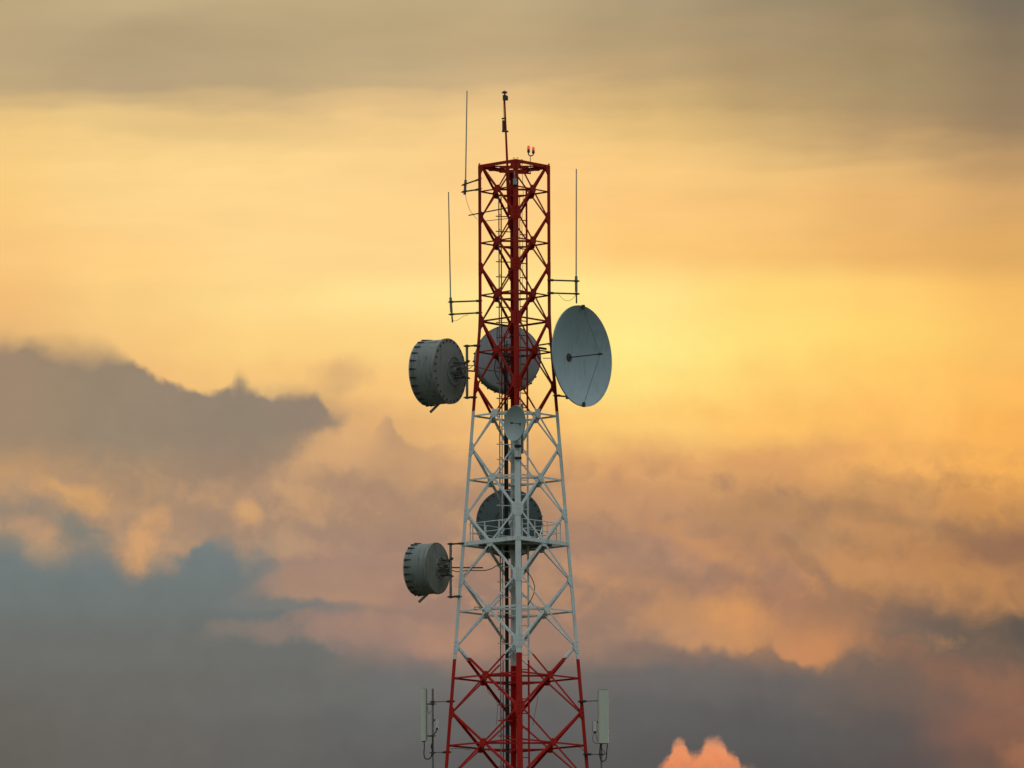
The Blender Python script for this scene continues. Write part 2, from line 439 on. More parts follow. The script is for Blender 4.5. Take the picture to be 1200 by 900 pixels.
M = dict(
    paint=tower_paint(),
    galv=material('galvanised_steel', (0.20, 0.195, 0.175), 0.5, 0.35, 0.2, 5.0, (0.10, 0.06, 0.035), 0.6),
    darksteel=material('weathered_dark_steel', (0.07, 0.062, 0.05), 0.55, 0.3, 0.25, 6.0),
    drum=material('grey_shroud_paint', (0.20, 0.215, 0.20), 0.5, 0.0, 0.16, 1.6, (0.07, 0.065, 0.05), 0.8, bump=0.05),
    drumback=material('grey_back_paint', (0.215, 0.22, 0.195), 0.5, 0.0, 0.16, 1.6, (0.08, 0.07, 0.055), 0.75, bump=0.05),
    radome=material('pale_radome_fabric', (0.52, 0.50, 0.42), 0.7, 0.0, 0.12, 2.0, (0.25, 0.22, 0.17), 0.5),
    dish=material('blue_grey_dish_paint', (0.35, 0.44, 0.47), 0.42, 0.0, 0.07, 1.1, (0.16, 0.19, 0.19), 0.5),
    smalldish=material('pale_small_dish_paint', (0.37, 0.43, 0.42), 0.45, 0.0, 0.06, 1.5, (0.24, 0.27, 0.26), 0.4),
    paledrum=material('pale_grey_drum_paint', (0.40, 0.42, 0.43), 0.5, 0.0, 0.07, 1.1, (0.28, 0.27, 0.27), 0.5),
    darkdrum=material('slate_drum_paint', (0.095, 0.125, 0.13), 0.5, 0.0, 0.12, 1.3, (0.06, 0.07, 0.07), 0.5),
    black=material('black_rubber', (0.03, 0.03, 0.03), 0.6, 0.0, 0.2, 6.0),
    fibre=material('grey_fibreglass', (0.30, 0.32, 0.30), 0.5, 0.0, 0.1, 4.0),
    panel=material('cream_radome_plastic', (0.54, 0.56, 0.46), 0.45, 0.0, 0.05, 1.5, (0.44, 0.46, 0.36), 0.4),
    panelback=material('grey_panel_back', (0.22, 0.24, 0.20), 0.5, 0.2, 0.12, 2.0),
    unit=material('white_radio_housing', (0.62, 0.62, 0.58), 0.45, 0.0, 0.06, 3.0),
    lamp=material('red_lamp_glass', (0.55, 0.05, 0.03), 0.25, 0.0, 0.08, 8.0, emit=(1.0, 0.12, 0.05), emit_s=0.55, spec=0.5),
    concrete=material('concrete', (0.30, 0.29, 0.27), 0.85, 0.0, 0.2, 2.0, bump=0.3),
    grass=material('ground_grass', (0.055, 0.065, 0.030), 0.9, 0.0, 0.45, 0.08),
)


# ------------------------------------------------------------------ mesh helpers
def basis(a):
    a = a.normalized()
    u = Vector((0, 0, 1)) if abs(a.z) < 0.9 else Vector((1, 0, 0))
    e1 = u.cross(a).normalized()
    e2 = a.cross(e1).normalized()
    return a, e1, e2


class MB:
    def __init__(s): s.v = []; s.f = []; s.sm = []

    def add(s, vs, fs, smooth=False):
        o = len(s.v)
        s.v += [Vector(v) for v in vs]
        s.f += [tuple(i + o for i in f) for f in fs]
        s.sm += [smooth] * len(fs)
        return s

    def obox(s, c, ax, ay, az_):
        """box about c with half-axis vectors"""
        vs = [c + ax * i + ay * j + az_ * k for i in (-1, 1) for j in (-1, 1) for k in (-1, 1)]
        return s.add(vs, [(0, 1, 3, 2), (4, 6, 7, 5), (0, 4, 5, 1), (2, 3, 7, 6), (0, 2, 6, 4), (1, 5, 7, 3)])

    def bar(s, p, q, w, h, up=None):
        a = (q - p).normalized()
        up = up or (Vector((0, 0, 1)) if abs(a.z) < 0.95 else Vector((0, 1, 0)))
        e = a.cross(up).normalized(); u = e.cross(a).normalized()
        return s.obox((p + q) / 2, (q - p) / 2, e * (w / 2), u * (h / 2))

    def tube(s, pts, r, n=10, caps=True, r2=None):
        pts = [Vector(p) for p in pts]
        rings = []
        e1 = None
        for i, p in enumerate(pts):
            if i == 0: a = pts[1] - p
            elif i == len(pts) - 1: a = p - pts[i - 1]
            else: a = (pts[i + 1] - p).normalized() + (p - pts[i - 1]).normalized()
            a = a.normalized()
            if e1 is None: _, e1, e2 = basis(a)
            else:
                e1 = (e1 - a * e1.dot(a)).normalized(); e2 = a.cross(e1)
            rr = r if r2 is None else r + (r2 - r) * i / (len(pts) - 1)
            rings.append([p + e1 * (rr * math.cos(2 * math.pi * k / n)) + e2 * (rr * math.sin(2 * math.pi * k / n)) for k in range(n)])
        vs = [v for rg in rings for v in rg]; fs = []
        for i in range(len(pts) - 1):
            for k in range(n):
                fs.append((i * n + k, i * n + (k + 1) % n, (i + 1) * n + (k + 1) % n, (i + 1) * n + k))
        s.add(vs, fs, True)
        if caps:
            s.add(rings[0], [tuple(reversed(range(n)))]); s.add(rings[-1], [tuple(range(n))])
        return s

    def lathe(s, prof, c, ax, n=64, sharp=True):
        """profile [(along axis, radius)], each span its own smooth strip"""
        a, e1, e2 = basis(ax)
        for (s0, r0), (s1, r1) in zip(prof[:-1], prof[1:]):
            A = [c + a * s0 + (e1 * math.cos(2 * math.pi * k / n) + e2 * math.sin(2 * math.pi * k / n)) * max(r0, 1e-4) for k in range(n)]
            B = [c + a * s1 + (e1 * math.cos(2 * math.pi * k / n) + e2 * math.sin(2 * math.pi * k / n)) * max(r1, 1e-4) for k in range(n)]
            s.add(A + B, [(k, (k + 1) % n, n + (k + 1) % n, n + k) for k in range(n)], True)
        return s

    def surf(s, prof, c, ax, n=72):
        """like lathe but welded, for smoothly curved shells"""
        a, e1, e2 = basis(ax)
        vs = []; fs = []
        for (s0, r0) in prof:
            vs += [c + a * s0 + (e1 * math.cos(2 * math.pi * k / n) + e2 * math.sin(2 * math.pi * k / n)) * max(r0, 1e-4) for k in range(n)]
        for i in range(len(prof) - 1):
            for k in range(n):
                fs.append((i * n + k, i * n + (k + 1) % n, (i + 1) * n + (k + 1) % n, (i + 1) * n + k))
        return s.add(vs, fs, True)

    def plate(s, pts, nrm, t):
        n = len(pts); d = nrm.normalized() * t
        vs = [Vector(p) for p in pts] + [Vector(p) + d for p in pts]
        fs = [tuple(range(n)), tuple(reversed(range(n, 2 * n)))] + [(i, (i + 1) % n, n + (i + 1) % n, n + i) for i in range(n)]
        return s.add(vs, fs)

    def build(s, name, mat, parent=None):
        o_ = Vector((0, 0, 0))
        q = parent
        while q is not None: o_ += q.location; q = q.parent
        me = bpy.data.meshes.new(name)
        me.from_pydata([v - o_ for v in s.v], [], s.f)
        for p, f in zip(me.polygons, s.sm): p.use_smooth = f
        bm = bmesh.new(); bm.from_mesh(me); bmesh.ops.recalc_face_normals(bm, faces=bm.faces); bm.to_mesh(me); bm.free()
        me.materials.append(mat)
        ob = bpy.data.objects.new(name, me); COL.objects.link(ob)
        ob.parent = parent
        return ob


def tag(o, label, cat, group=None, kind=None):
    if label: o['label'] = label
    if cat: o['category'] = cat
    if group: o['group'] = group
    if kind: o['kind'] = kind
    return o


def thing(name, label, cat, loc, group=None):
    o = bpy.data.objects.new(name, None); COL.objects.link(o)
    o.location = loc; o.empty_display_size = 0.3
    return tag(o, label, cat, group)


def ucl(p, r, axis, arm):
    """U-bolt clamp around a round or angle section: a block and two bolts"""
    m = MB(); a = axis.normalized(); b = arm.normalized(); c = a.cross(b).normalized()
    m.obox(p, b * (r + 0.03), c * (r + 0.035), a * 0.03)
    for k in (-1, 1):
        m.tube([p + c * (k * (r + 0.01)) - b * (r + 0.09), p + c * (k * (r + 0.01)) + b * (r + 0.07)], 0.012, 6)
    return m


# ------------------------------------------------------------------ the mast
YAW = R(2.6)
AXIS = Vector((at(603.6, 450).x, 0.0, 0.0))
Z = lambda y: at(603.6, y).z
Z_TOP = Z(194.5)
Z_KINK = Z(377.5)
H_TOP = 42.4 / 30.05
Z_B = Z(873); H_B = 2.72

def half(z):
    if z >= Z_KINK: return H_TOP
    return H_TOP + (H_B - H_TOP) * (Z_KINK - z) / (Z_KINK - Z_B)

def corner(k, z):
    a = R(-90 + 90 * k) + YAW
    h = half(z)
    return Vector((AXIS.x + h * math.cos(a), h * math.sin(a), z))

GROWS = [194.5, 255, 315, 377.5, 453, 526.5, 603, 679.5, 757.5, 835.5, 915]
ZG = [Z(y) for y in GROWS]
while ZG[-1] > 4.5: ZG.append(max(ZG[-1] - (ZG[-2] - ZG[-1]) * 1.12, 0.35))
if ZG[-1] > 0.4: ZG[-1] = 0.35

tower = thing('lattice_tower', 'tall red and white banded lattice steel tower carrying dishes and aerials', 'lattice tower', AXIS.copy())
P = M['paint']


def lsec(m, p, q, w, t, nin, off, upper=True):
    """angle bar from p to q: one flange in the face plane, the other pointing inward along its upper edge"""
    a = (q - p).normalized()
    n = (nin - a * nin.dot(a)).normalized()
    u = a.cross(n).normalized()
    if u.z < 0: u = -u
    if not upper: u = -u
    o = n * off
    m.obox((p + q) / 2 + o + n * (t / 2), (q - p) / 2, u * (w / 2), n * (t / 2))
    m.obox((p + q) / 2 + o + n * (t + w / 2) + u * (w / 2 - t / 2 - 0.0015), (q - p) / 2, u * (t / 2), n * (w / 2))


def leg_mesh(k, zs):
    m = MB()
    w, t = 0.150, 0.016
    e1 = (corner(k + 1, 20) - corner(k, 20)).normalized(); e2 = (corner(k - 1, 20) - corner(k, 20)).normalized()
    sec = [(0, 0), (w, 0), (w, t), (t, t), (t, w), (0, w)]
    rings = []
    for z in zs:
        c = corner(k, z)
        f = 1.0 + 0.012 * max(0, Z_KINK - z) / 2
        rings.append([c + e1 * (a * f) + e2 * (b * f) for a, b in sec])
    n = 6; vs = [v for r in rings for v in r]; fs = []
    for i in range(len(rings) - 1):
        for j in range(n): fs.append((i * n + j, i * n + (j + 1) % n, (i + 1) * n + (j + 1) % n, (i + 1) * n + j))
    fs += [tuple(range(n)), tuple(reversed(range((len(rings) - 1) * n, len(rings) * n)))]
    return m.add(vs, fs)


legs = []
for k in range(4):
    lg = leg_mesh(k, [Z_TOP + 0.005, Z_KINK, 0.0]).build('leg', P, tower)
    legs.append(lg)
    e1 = (corner(k + 1, 20) - corner(k, 20)).normalized(); e2 = (corner(k - 1, 20) - corner(k, 20)).normalized()
    for i, z in enumerate(ZG[:-1]):
        m = MB()
        hh = 0.27 if i else 0.12
        for e, oth in ((e1, e2), (e2, e1)):
            n = -(oth - e * oth.dot(e)).normalized()      # outward of the face
            x1 = 0.27 if i else 0.20
            zz = [(0.012, -hh), (0.15, -hh), (x1, -hh * 0.42), (x1, hh * 0.42), (0.15, hh), (0.012, hh)]
            if i == 0: zz = [(0.012, -0.34), (0.16, -0.34), (0.26, -0.16), (0.26, 0.02), (0.012, 0.02)]
            pts = [corner(k, z + b) + e * (a * (1 if z > Z_KINK else 1.08)) + n * 0.003 for a, b in zz]
            m.plate(pts, n, 0.012)
            for b in (-0.6, 0, 0.6):
                for a in (0.06, 0.11):
                    p = corner(k, z + b * hh) + e * a + n * 0.016
                    m.obox(p, e * 0.014, n * 0.012, Vector((0, 0, 0.014)))
        m.build('gusset_plate', P, lg)
    # footing under the leg
    c = corner(k, 0.3)
    MB().obox(Vector((c.x, c.y, 0.12)), Vector((0.6, 0, 0)), Vector((0, 0.6, 0)), Vector((0, 0, 0.22))).build('footing', M['concrete'], tower)

zX = []                      # heights of the crossings
for i in range(len(ZG) - 1):
    za, zb = ZG[i], ZG[i + 1]
    wa, wb = half(za), half(zb)
    zX.append(za + (zb - za) * wa / (wa + wb))
Z_PLAT = zX[6]

for k in range(4):
    for i in range(len(ZG) - 1):
        za, zb = ZG[i], ZG[i + 1]
        A, B = corner(k, za), corner(k + 1, za)
        C, D = corner(k, zb), corner(k + 1, zb)
        ex = (B - A).normalized(); exb = (D - C).normalized()
        down = ((C + D) / 2 - (A + B) / 2).normalized()
        nin = ex.cross(down).normalized()
        ctr = Vector((AXIS.x, 0, (za + zb) / 2))
        if nin.dot(ctr - (A + D) / 2) < 0: nin = -nin
        w = 0.066 + 0.0018 * i if i < 11 else 0.09
        t = 0.008
        ins = 0.13
        m = MB()
        lsec(m, A + ex * ins, D - exb * ins, w, t, nin, 0.018)
        lsec(m, B - ex * ins, C + exb * ins, w, t, nin, 0.018 + t + 0.003)
        br = m.build('cross_brace', P, tower)
        # gusset at the crossing
        zx = zX[i]
        pa, pb = corner(k, zx), corner(k + 1, zx)
        mid = (pa + pb) / 2
        g = MB()
        sx, sz = 0.165, 0.155
        oct_ = [(-1, -.45), (-.5, -1), (.5, -1), (1, -.45), (1, .45), (.5, 1), (-.5, 1), (-1, .45)]
        g.plate([mid + ex * (a * sx) - down * (b * sz) + nin * 0.013 for a, b in oct_], -nin, 0.012)
        for a in (-.55, 0, .55):
            for b in (-.5, .5):
                g.obox(mid + ex * (a * sx) - down * (b * sz) - nin * 0.004, ex * 0.012, down * 0.012, nin * 0.010)
        g.build('gusset_plate', P, br)
        # horizontal strut through the crossing
        m = MB()
        lsec(m, pa + ex * 0.05, pb - ex * 0.05, 0.055 if i < 4 else 0.068, 0.007, nin, 0.018 + 2 * t + 0.007)
        m.build('ring_strut', P, tower)
    # ring where the mast begins to widen, and the top frame
    for zz, w, u in ((Z_KINK + 0.02, 0.07, True), (Z_TOP - 0.03, 0.13, True)):
        A, B = corner(k, zz), corner(k + 1, zz)
        ex = (B - A).normalized(); nin = Vector((-ex.y, ex.x, 0))
        if nin.dot(Vector((AXIS.x, 0, zz)) - A) < 0: nin = -nin
        m = MB(); lsec(m, A + ex * 0.03, B - ex * 0.03, w, 0.01, nin, 0.019, u)
        m.build('ring_strut', P, tower)

for i in range(len(ZG) - 1):      # plan bracing: a square between the four crossings
    zx = zX[i]
    mids = [(corner(k, zx) + corner(k + 1, zx)) / 2 for k in range(4)]
    ctr = Vector((AXIS.x, 0, zx))
    m = MB()
    for k in range(4):
        p, q = mids[k], mids[(k + 1) % 4]
        p = p + (ctr - p) * 0.06; q = q + (ctr - q) * 0.06
        a = (q - p).normalized()
        up = Vector((0, 0, 1)); side = a.cross(up)
        o = Vector((0, 0, -0.05 - 0.009 * (k % 2)))
        m.obox((p + q) / 2 + o, (q - p) / 2, side * 0.03, up * 0.004)
        m.obox((p + q) / 2 + o + side * 0.0275 + up * 0.036, (q - p) / 2, side * 0.004, up * 0.031)
    m.build('plan_brace', P, tower)

# corner plates of the top frame
for k in range(4):
    z = Z_TOP - 0.075
    c = corner(k, z); e1 = (corner(k + 1, z) - c).normalized(); e2 = (corner(k - 1, z) - c).normalized()
    L = 0.62
    MB().plate([c + e1 * 0.04 + e2 * 0.04, c + e1 * L + e2 * 0.04, c + e1 * 0.04 + e2 * L], Vector((0, 0, 1)), 0.012).build('corner_plate', P, tower)
# short inner frame for the lightning rod
m = MB()
zt = Z_TOP - 0.16
fr = [Vector((AXIS.x + a, b, zt)) for a, b in ((-0.55, -0.45), (0.55, -0.45), (0.55, 0.45), (-0.55, 0.45))]
for j in range(4): m.bar(fr[j], fr[(j + 1) % 4], 0.06, 0.06)
for j, k in enumerate((0, 1, 2, 3)):
    pass
m.bar(Vector((AXIS.x - 1.0, -0.452, zt + 0.065)), Vector((AXIS.x + 1.0, -0.452, zt + 0.065)), 0.05, 0.05)
m.bar(Vector((AXIS.x - 1.0, 0.452, zt + 0.065)), Vector((AXIS.x + 1.0, 0.452, zt + 0.065)), 0.05, 0.05)
m.build('top_frame', P, tower)

# ------------------------------------------------------------------ work platform with railing
pl = thing('platform', None, None, (0, 0, 0)); pl.parent = tower
zp = Z_PLAT + 0.06
def pcorner(k, z, f):
    c = corner(k, Z_PLAT); return Vector((AXIS.x + (c.x - AXIS.x) * f, c.y * f, z))
m = MB()
deck = []
for k in range(4):
    c = pcorner(k, zp, 0.97)
    p0 = pcorner(k - 1, zp, 0.97); p1 = pcorner(k + 1, zp, 0.97)
    cutf = 0.02 if k in (0, 2) else 0.30
    deck += [c + (p0 - c) * cutf, c + (p1 - c) * cutf]
m.plate(deck, Vector((0, 0, 1)), 0.04)
for j in range(-3, 4):          # joists beneath
    x = AXIS.x + j * 0.42
    L = (half(Z_PLAT) * 0.93 - abs(j) * 0.42)
    if L > 0.2: m.bar(Vector((x, -L, zp - 0.045)), Vector((x, L, zp - 0.045)), 0.05, 0.08)
m.build('deck', M['darksteel'], pl)
for k in range(4):
    a = corner(k, Z_PLAT + 0.05); b = corner(k + 1, Z_PLAT + 0.05)
    ex = (b - a).normalized(); nin = Vector((-ex.y, ex.x, 0))
    m = MB(); m.obox((a + b) / 2 - nin * 0.02, (b - a) / 2 * 0.97, nin * 0.008, Vector((0, 0, 0.075)))
    m.build('edge_beam', P, pl)
RF = 0.84
for k in range(4):
    a = pcorner(k, zp, RF); b = pcorner(k + 1, zp, RF)
    cut0, cut1 = (0.10, 0.98) if k in (0, 1) else (0.06, 0.94)
    if k == 3: cut0, cut1 = 0.0, 0.92
    p, q = a + (b - a) * cut0, a + (b - a) * cut1
    up = Vector((0, 0, 1))
    m = MB()
    for h_ in (0.80, 0.42): m.tube([p + up * h_, q + up * h_], 0.018, 6)
    m.build('railing', P, pl)
    for f in (0.0, 0.33, 0.66, 1.0):
        r_ = p + (q - p) * f
        MB().bar(r_ + up * 0.03, r_ + up * 0.82, 0.045, 0.045).build('post', P, pl)

# ------------------------------------------------------------------ ladder, cable ladder (fixed to the mast)
def xv(px, y=560): return at(px, y).x
z_hi = Z(228); z_lo = 0.4
zv = Z(930)
ld = thing('ladder', None, None, (0, 0, 0)); ld.parent = tower
xa, xb = xv(585.6, 500), xv(588.3, 500)
for x, y in ((xa, 0.10), (xb, 0.48)):
    MB().bar(Vector((x, y, z_lo)), Vector((x, y, z_hi)), 0.045, 0.045, Vector((0, 1, 0))).build('rail', M['galv'] if y < 0.2 else P, ld)
z = Z(250)
rung0 = None
while z > zv:
    if rung0 is None:
        rung0 = MB().tube([Vector((xa, 0.10, z)), Vector((xb, 0.48, z))], 0.014, 6).build('rung', M['galv'], ld); zr = z
        brk0 = MB().bar(Vector((xa - 0.12, 0.06, z - 0.1)), Vector((xa + 0.46, 0.22, z - 0.1)), 0.035, 0.035).build('bracket', P, ld)
    else:
        c = rung0.copy(); COL.objects.link(c); c.location = (0, 0, z - zr); c.parent = ld
        c = brk0.copy(); COL.objects.link(c); c.location = (0, 0, z - zr); c.parent = ld
    z -= 0.60
cl = thing('cable_ladder', None, None, (0, 0, 0)); cl.parent = tower
xa, xb = xv(610.2, 500), xv(618.2, 500)
MB().bar(Vector((xb, 0.35, z_lo)), Vector((xb, 0.35, Z(221))), 0.075, 0.075, Vector((0, 1, 0))).build('rail', P, cl)
MB().bar(Vector((xa, 0.20, z_lo)), Vector((xa, 0.20, z_hi)), 0.03, 0.03, Vector((0, 1, 0))).build('rail', M['galv'], cl)
z = Z(240); rung0 = None
while z > zv:
    if rung0 is None:
        rung0 = MB().bar(Vector((xa, 0.20, z)), Vector((xb, 0.35, z)), 0.035, 0.035).build('rung', P, cl); zr = z
    else:
        c = rung0.copy(); COL.objects.link(c); c.location = (0, 0, z - zr); c.parent = cl
    z -= 0.57

# ------------------------------------------------------------------ ground
gr = MB()
ng = 48
RG = 9000.0
rings = [0, 20, 60, 150, 400, 1000, 3000, RG]
vs = [Vector((0, 0, 0))]; fs = []
for r_ in rings[1:]:
    for k in range(ng):
        a = 2 * math.pi * k / ng
        vs.append(Vector((r_ * math.cos(a), r_ * math.sin(a), -0.004)))
for k in range(ng): fs.append((0, 1 + k, 1 + (k + 1) % ng))
for i in range(len(rings) - 2):
    for k in range(ng):
        fs.append((1 + i * ng + k, 1 + (i + 1) * ng + k, 1 + (i + 1) * ng + (k + 1) % ng, 1 + i * ng + (k + 1) % ng))
gr.add(vs, fs)
g_ = gr.build('ground', M['grass']); g_['kind'] = 'structure'

# ------------------------------------------------------------------ drum (shrouded dish) antennas
def drum(name, label, C, f, Rr, L, mats, back='bolted', pipe=None, legs_at=None, clips=24, strut=True, seam=True, nb=26, dark_side=None, group='shrouded drum antennas'):
    """C centre of the back plate, f direction the drum looks"""
    f = f.normalized(); b = -f
    _, e1, e2 = basis(f)
    def rad(t): return e1 * math.cos(t) + e2 * math.sin(t)
    root = thing(name, label, 'drum antenna', pipe[0].copy() if pipe else C.copy(), group)
    sh = MB()
    sh.lathe([(0.10, Rr * 0.965), (0.10, Rr * 0.975), (L - 0.16, Rr * 0.985)], C, f)
    sh.lathe([(L - 0.16, Rr * 0.985), (L - 0.155, Rr * 0.999), (L, Rr * 1.0)], C, f)
    if seam:
        sh.lathe([(0.100, Rr * 0.985), (0.125, Rr * 0.985), (0.126, Rr * 0.97)], C, f)
        for t in (0.02, math.pi * 0.66, math.pi * 1.33):      # lapped joint in the sheet
            ts = math.pi + t
            p = C + f * (L * 0.5) + rad(ts) * (Rr * 0.985)
            tg = f.cross(rad(ts))
            sh.obox(p, f * (L * 0.38), rad(ts) * 0.008, tg * 0.012)
    shroud = sh.build('shroud', mats[0], root)
    # back plate, gently domed, with a rim flange
    bp = MB()
    if back == 'bolted':
        prof = [(0.0, Rr * 1.0), (-0.035, Rr * 1.0), (-0.04, Rr * 0.985)]
        bp.lathe([(0.10, Rr * 0.97), (0.10, Rr * 0.995)] + [(0.09, Rr), (-0.03, Rr), (-0.04, Rr * 0.985)], C, f)
        bp.surf([(-0.04, Rr * 0.985), (-0.06, Rr * 0.86), (-0.12, Rr * 0.70), (-0.18, Rr * 0.52), (-0.20, Rr * 0.44)], C, f)
    else:
        n_ = 8
        bp.lathe([(0.10, Rr * 0.97), (0.10, Rr * 0.995)], C, f)
        bp.surf([(0.10 - 0.07 * (1 - math.cos(math.pi * j / n_)), Rr * (0.985 + 0.018 * math.sin(math.pi * j / n_))) for j in range(n_ + 1)], C, f)
        bp.surf([(-0.035, Rr * 0.97), (-0.06, Rr * 0.80), (-0.11, Rr * 0.6), (-0.15, Rr * 0.42)], C, f)
    back_o = bp.build('back_plate', mats[1], root)
    s0 = -0.20 if back == 'bolted' else -0.15
    hub = MB()
    hr = Rr * (0.44 if back == 'bolted' else 0.42)
    hub.lathe([(s0, hr), (s0 - 0.05, hr), (s0 - 0.055, hr * 0.93), (s0 - 0.03, hr * 0.90), (s0 - 0.03, hr * 0.25), (s0 - 0.16, hr * 0.22), (s0 - 0.16, 0.0)], C, f)
    hub.build('hub', mats[1], back_o)
    if back == 'bolted':
        bm_ = MB()
        for j in range(nb):
            t = 2 * math.pi * (j + 0.5) / nb
            p = C + rad(t) * (Rr * 0.925) - f * 0.055
            tg = f.cross(rad(t))
            bm_.obox(p, rad(t) * 0.036, tg * 0.026, f * 0.02)
        bm_.build('bolt_ring', M['black'], back_o)
    # covered mouth
    rd = MB()
    rd.lathe([(L - 0.01, Rr * 1.0), (L + 0.02, Rr * 1.0), (L + 0.045, Rr * 0.985)], C, f)
    rd.surf([(L + 0.045, Rr * 0.985), (L + 0.09, Rr * 0.6), (L + 0.11, 0.0)], C, f)
    rd.build('radome', mats[2], root)
    # lacing clips round the mouth
    c0 = None
    for j in range(clips):
        t = 2 * math.pi * j / clips
        m = MB()
        r_ = rad(t); tg = f.cross(r_)
        p = C + r_ * (Rr * 0.992)
        w = 0.036
        m.add([p + f * (L - 0.02) + tg * w, p + f * (L - 0.02) - tg * w, p + f * (L - 0.31), p + f * (L - 0.02) + tg * w + r_ * 0.05,
               p + f * (L - 0.02) - tg * w + r_ * 0.05, p + f * (L - 0.31) + r_ * 0.022],
              [(0, 1, 2), (3, 5, 4), (0, 3, 4, 1), (1, 4, 5, 2), (2, 5, 3, 0)])
        m.build('lacing_clip', M['black'], shroud)
    if pipe:
        p0, p1, lg0, lg1 = pipe
        up = (p1 - p0).normalized()
        pr = 0.052
        MB().tube([p0 - up * 0.05, p1 + up * 0.05], pr, 12).build('mount_pipe', M['galv'], root)
        for pp, lp in ((p0, lg0), (p1, lg1)):
            if lp is None: continue
            d = (lp - pp).normalized()
            br = MB().bar(pp - d * 0.10, lp + d * 0.12, 0.05, 0.06).build('bracket', M['darksteel'], root)
            ucl(lp, 0.085, up, d).build('clamp', M['darksteel'], br)
            ucl(pp, 0.055, up, d).build('clamp', M['darksteel'], br)
        hc = C + f * (s0 - 0.02)
        # yoke: tubes from the hub to the pipe
        for (oz, zz) in ((0.34, 0.30), (-0.34, -0.30)):
            mid = (p0 + p1) / 2
            tp = Vector((mid.x, mid.y, hc.z + zz))
            y = MB()
            y.tube([hc + Vector((0, 0, oz)) * 0.9, tp - (tp - hc).normalized() * 0.02], 0.035, 8)
            y.tube([hc + e1 * (0.30 if abs(e1.z) < 0.5 else 0) + Vector((0, 0, oz * 0.3)), tp], 0.028, 8)
            yk = y.build('yoke', M['darksteel'], root)
            ucl(tp, 0.055, up, (tp - hc)).build('clamp', M['darksteel'], yk)
        fd = MB()
        mid = (p0 + p1) / 2
        fd.tube([hc + Vector((0, 0, 0.06)), hc + b * 0.28 + Vector((0, 0, 0.07))], 0.06, 10)
        fd.tube([hc + b * 0.20 + Vector((0.0, 0, 0.05)), hc + b * 0.34 + Vector((0, 0, -0.02)), hc + b * 0.40 + Vector((0, 0, -0.2))], 0.03, 8)
        fd.obox(hc + b * 0.18 + Vector((0, 0, -0.12)), e1 * 0.09, e2 * 0.07, b * 0.12)
        fd.build('feed_unit', M['darksteel'], root)
    if strut:
        dn = Vector((0, 0, -1))
        p = C + f * (L * 0.42) + dn * (Rr * 1.0)
        MB().bar(p + b * 0.05 + Vector((0, 0, 0.10)), p + f * 0.42 + dn * 0.27, 0.06, 0.09).build('stay_bar', M['galv'], root)
    return root


def face_dir(lat, dep): return Vector((lat, dep, 0)).normalized()

def legp(k, y):
    z = Z(y)
    return corner(k, z)

# upper left drum
yC = 0.40
C1 = at(526.5, 435, yC)
lt, lb = legp(3, 405), legp(3, 466)
p0 = at(547.4, 466, 0.02); p1 = at(546.2, 405.5, 0.02)
p1 = Vector((p0.x, p0.y, p1.z))
d1 = drum('drum_antenna', 'grey drum antenna with a bolted round back, high on the left of the red section', C1, face_dir(-0.87, 0.49), 38.6 / 30.0, 1.06,
          (M['drum'], M['drumback'], M['radome']), 'bolted', (p0, p1, Vector((lb.x, lb.y, p0.z)), Vector((lt.x, lt.y, p1.z))))
m = MB()
m.tube([C1 + Vector((0.45, -0.25, 0.02)), at(549, 428.5, 0.0), at(556.5, 428.3, 0.05)], 0.016, 6)
m.tube([at(548, 434.5, 0.0), at(556.5, 435, 0.05)], 0.035, 6)
m.build('side_brace', M['darksteel'], d1)
m = MB(); m.tube([at(546, 431, -0.05), at(550, 432, -0.1), at(555, 428, -0.1), at(562, 431, 0.1), at(572, 434, 0.3), at(588, 436, 0.3)], 0.014, 6)
m.build('feed_cable', M['black'], d1)

# lower left drum
yC = 0.30
C2 = at(512.3, 666, yC)
lt, lb = legp(3, 637), legp(3, 699.5)
p0 = at(528.3, 699.5, 0.02); p1 = at(528.3, 637.5, 0.02)
p1 = Vector((p0.x, p0.y, p1.z))
d2 = drum('drum_antenna', 'smaller grey drum antenna with smooth rolled rim, left of the white section', C2, face_dir(-0.885, 0.465), 30.4 / 30.2, 0.94,
          (M['drum'], M['drumback'], M['radome']), 'smooth', (p0, p1, Vector((lb.x, lb.y, p0.z)), Vector((lt.x, lt.y, p1.z))), clips=22, seam=False)
m = MB()
m.tube([at(513, 665, 0.1), at(566, 665.3, 0.12)], 0.026, 8)
m.tube([at(553, 665, 0.12), at(543, 675, 0.12)], 0.026, 8)
m.build('side_brace', M['darksteel'], d2)
m = MB()
m.tube([at(*q, 0.14) for q in ((526, 665), (530, 668.5), (535, 670), (541, 669.8), (546, 668.5), (556, 668.6), (569, 668.5), (576, 666.5), (581, 663.5), (585, 661), (590, 660))], 0.018, 6)
m.build('feed_cable', M['black'], d2)

# two drums behind the mast, bolted to the far leg
def rear_drum(label, cx, cy, Rr, yaw, mats, back, **kw):
    z_ = at(cx, cy, 2.0)
    h_ = half(z_.z)
    C = at(cx, cy, h_ + 0.78)
    far = corner(2, C.z)
    xx = far.x - 0.05
    p0 = Vector((xx, far.y + 0.30, C.z - 0.75)); p1 = Vector((xx, far.y + 0.30, C.z + 0.75))
    f0 = corner(2, C.z - 0.75); f1 = corner(2, C.z + 0.75)
    return drum('drum_antenna', label, C, Vector((math.sin(yaw), math.cos(yaw), 0)), Rr, 1.06, mats, back, (p0, p1, f0, f1), strut=False, **kw)

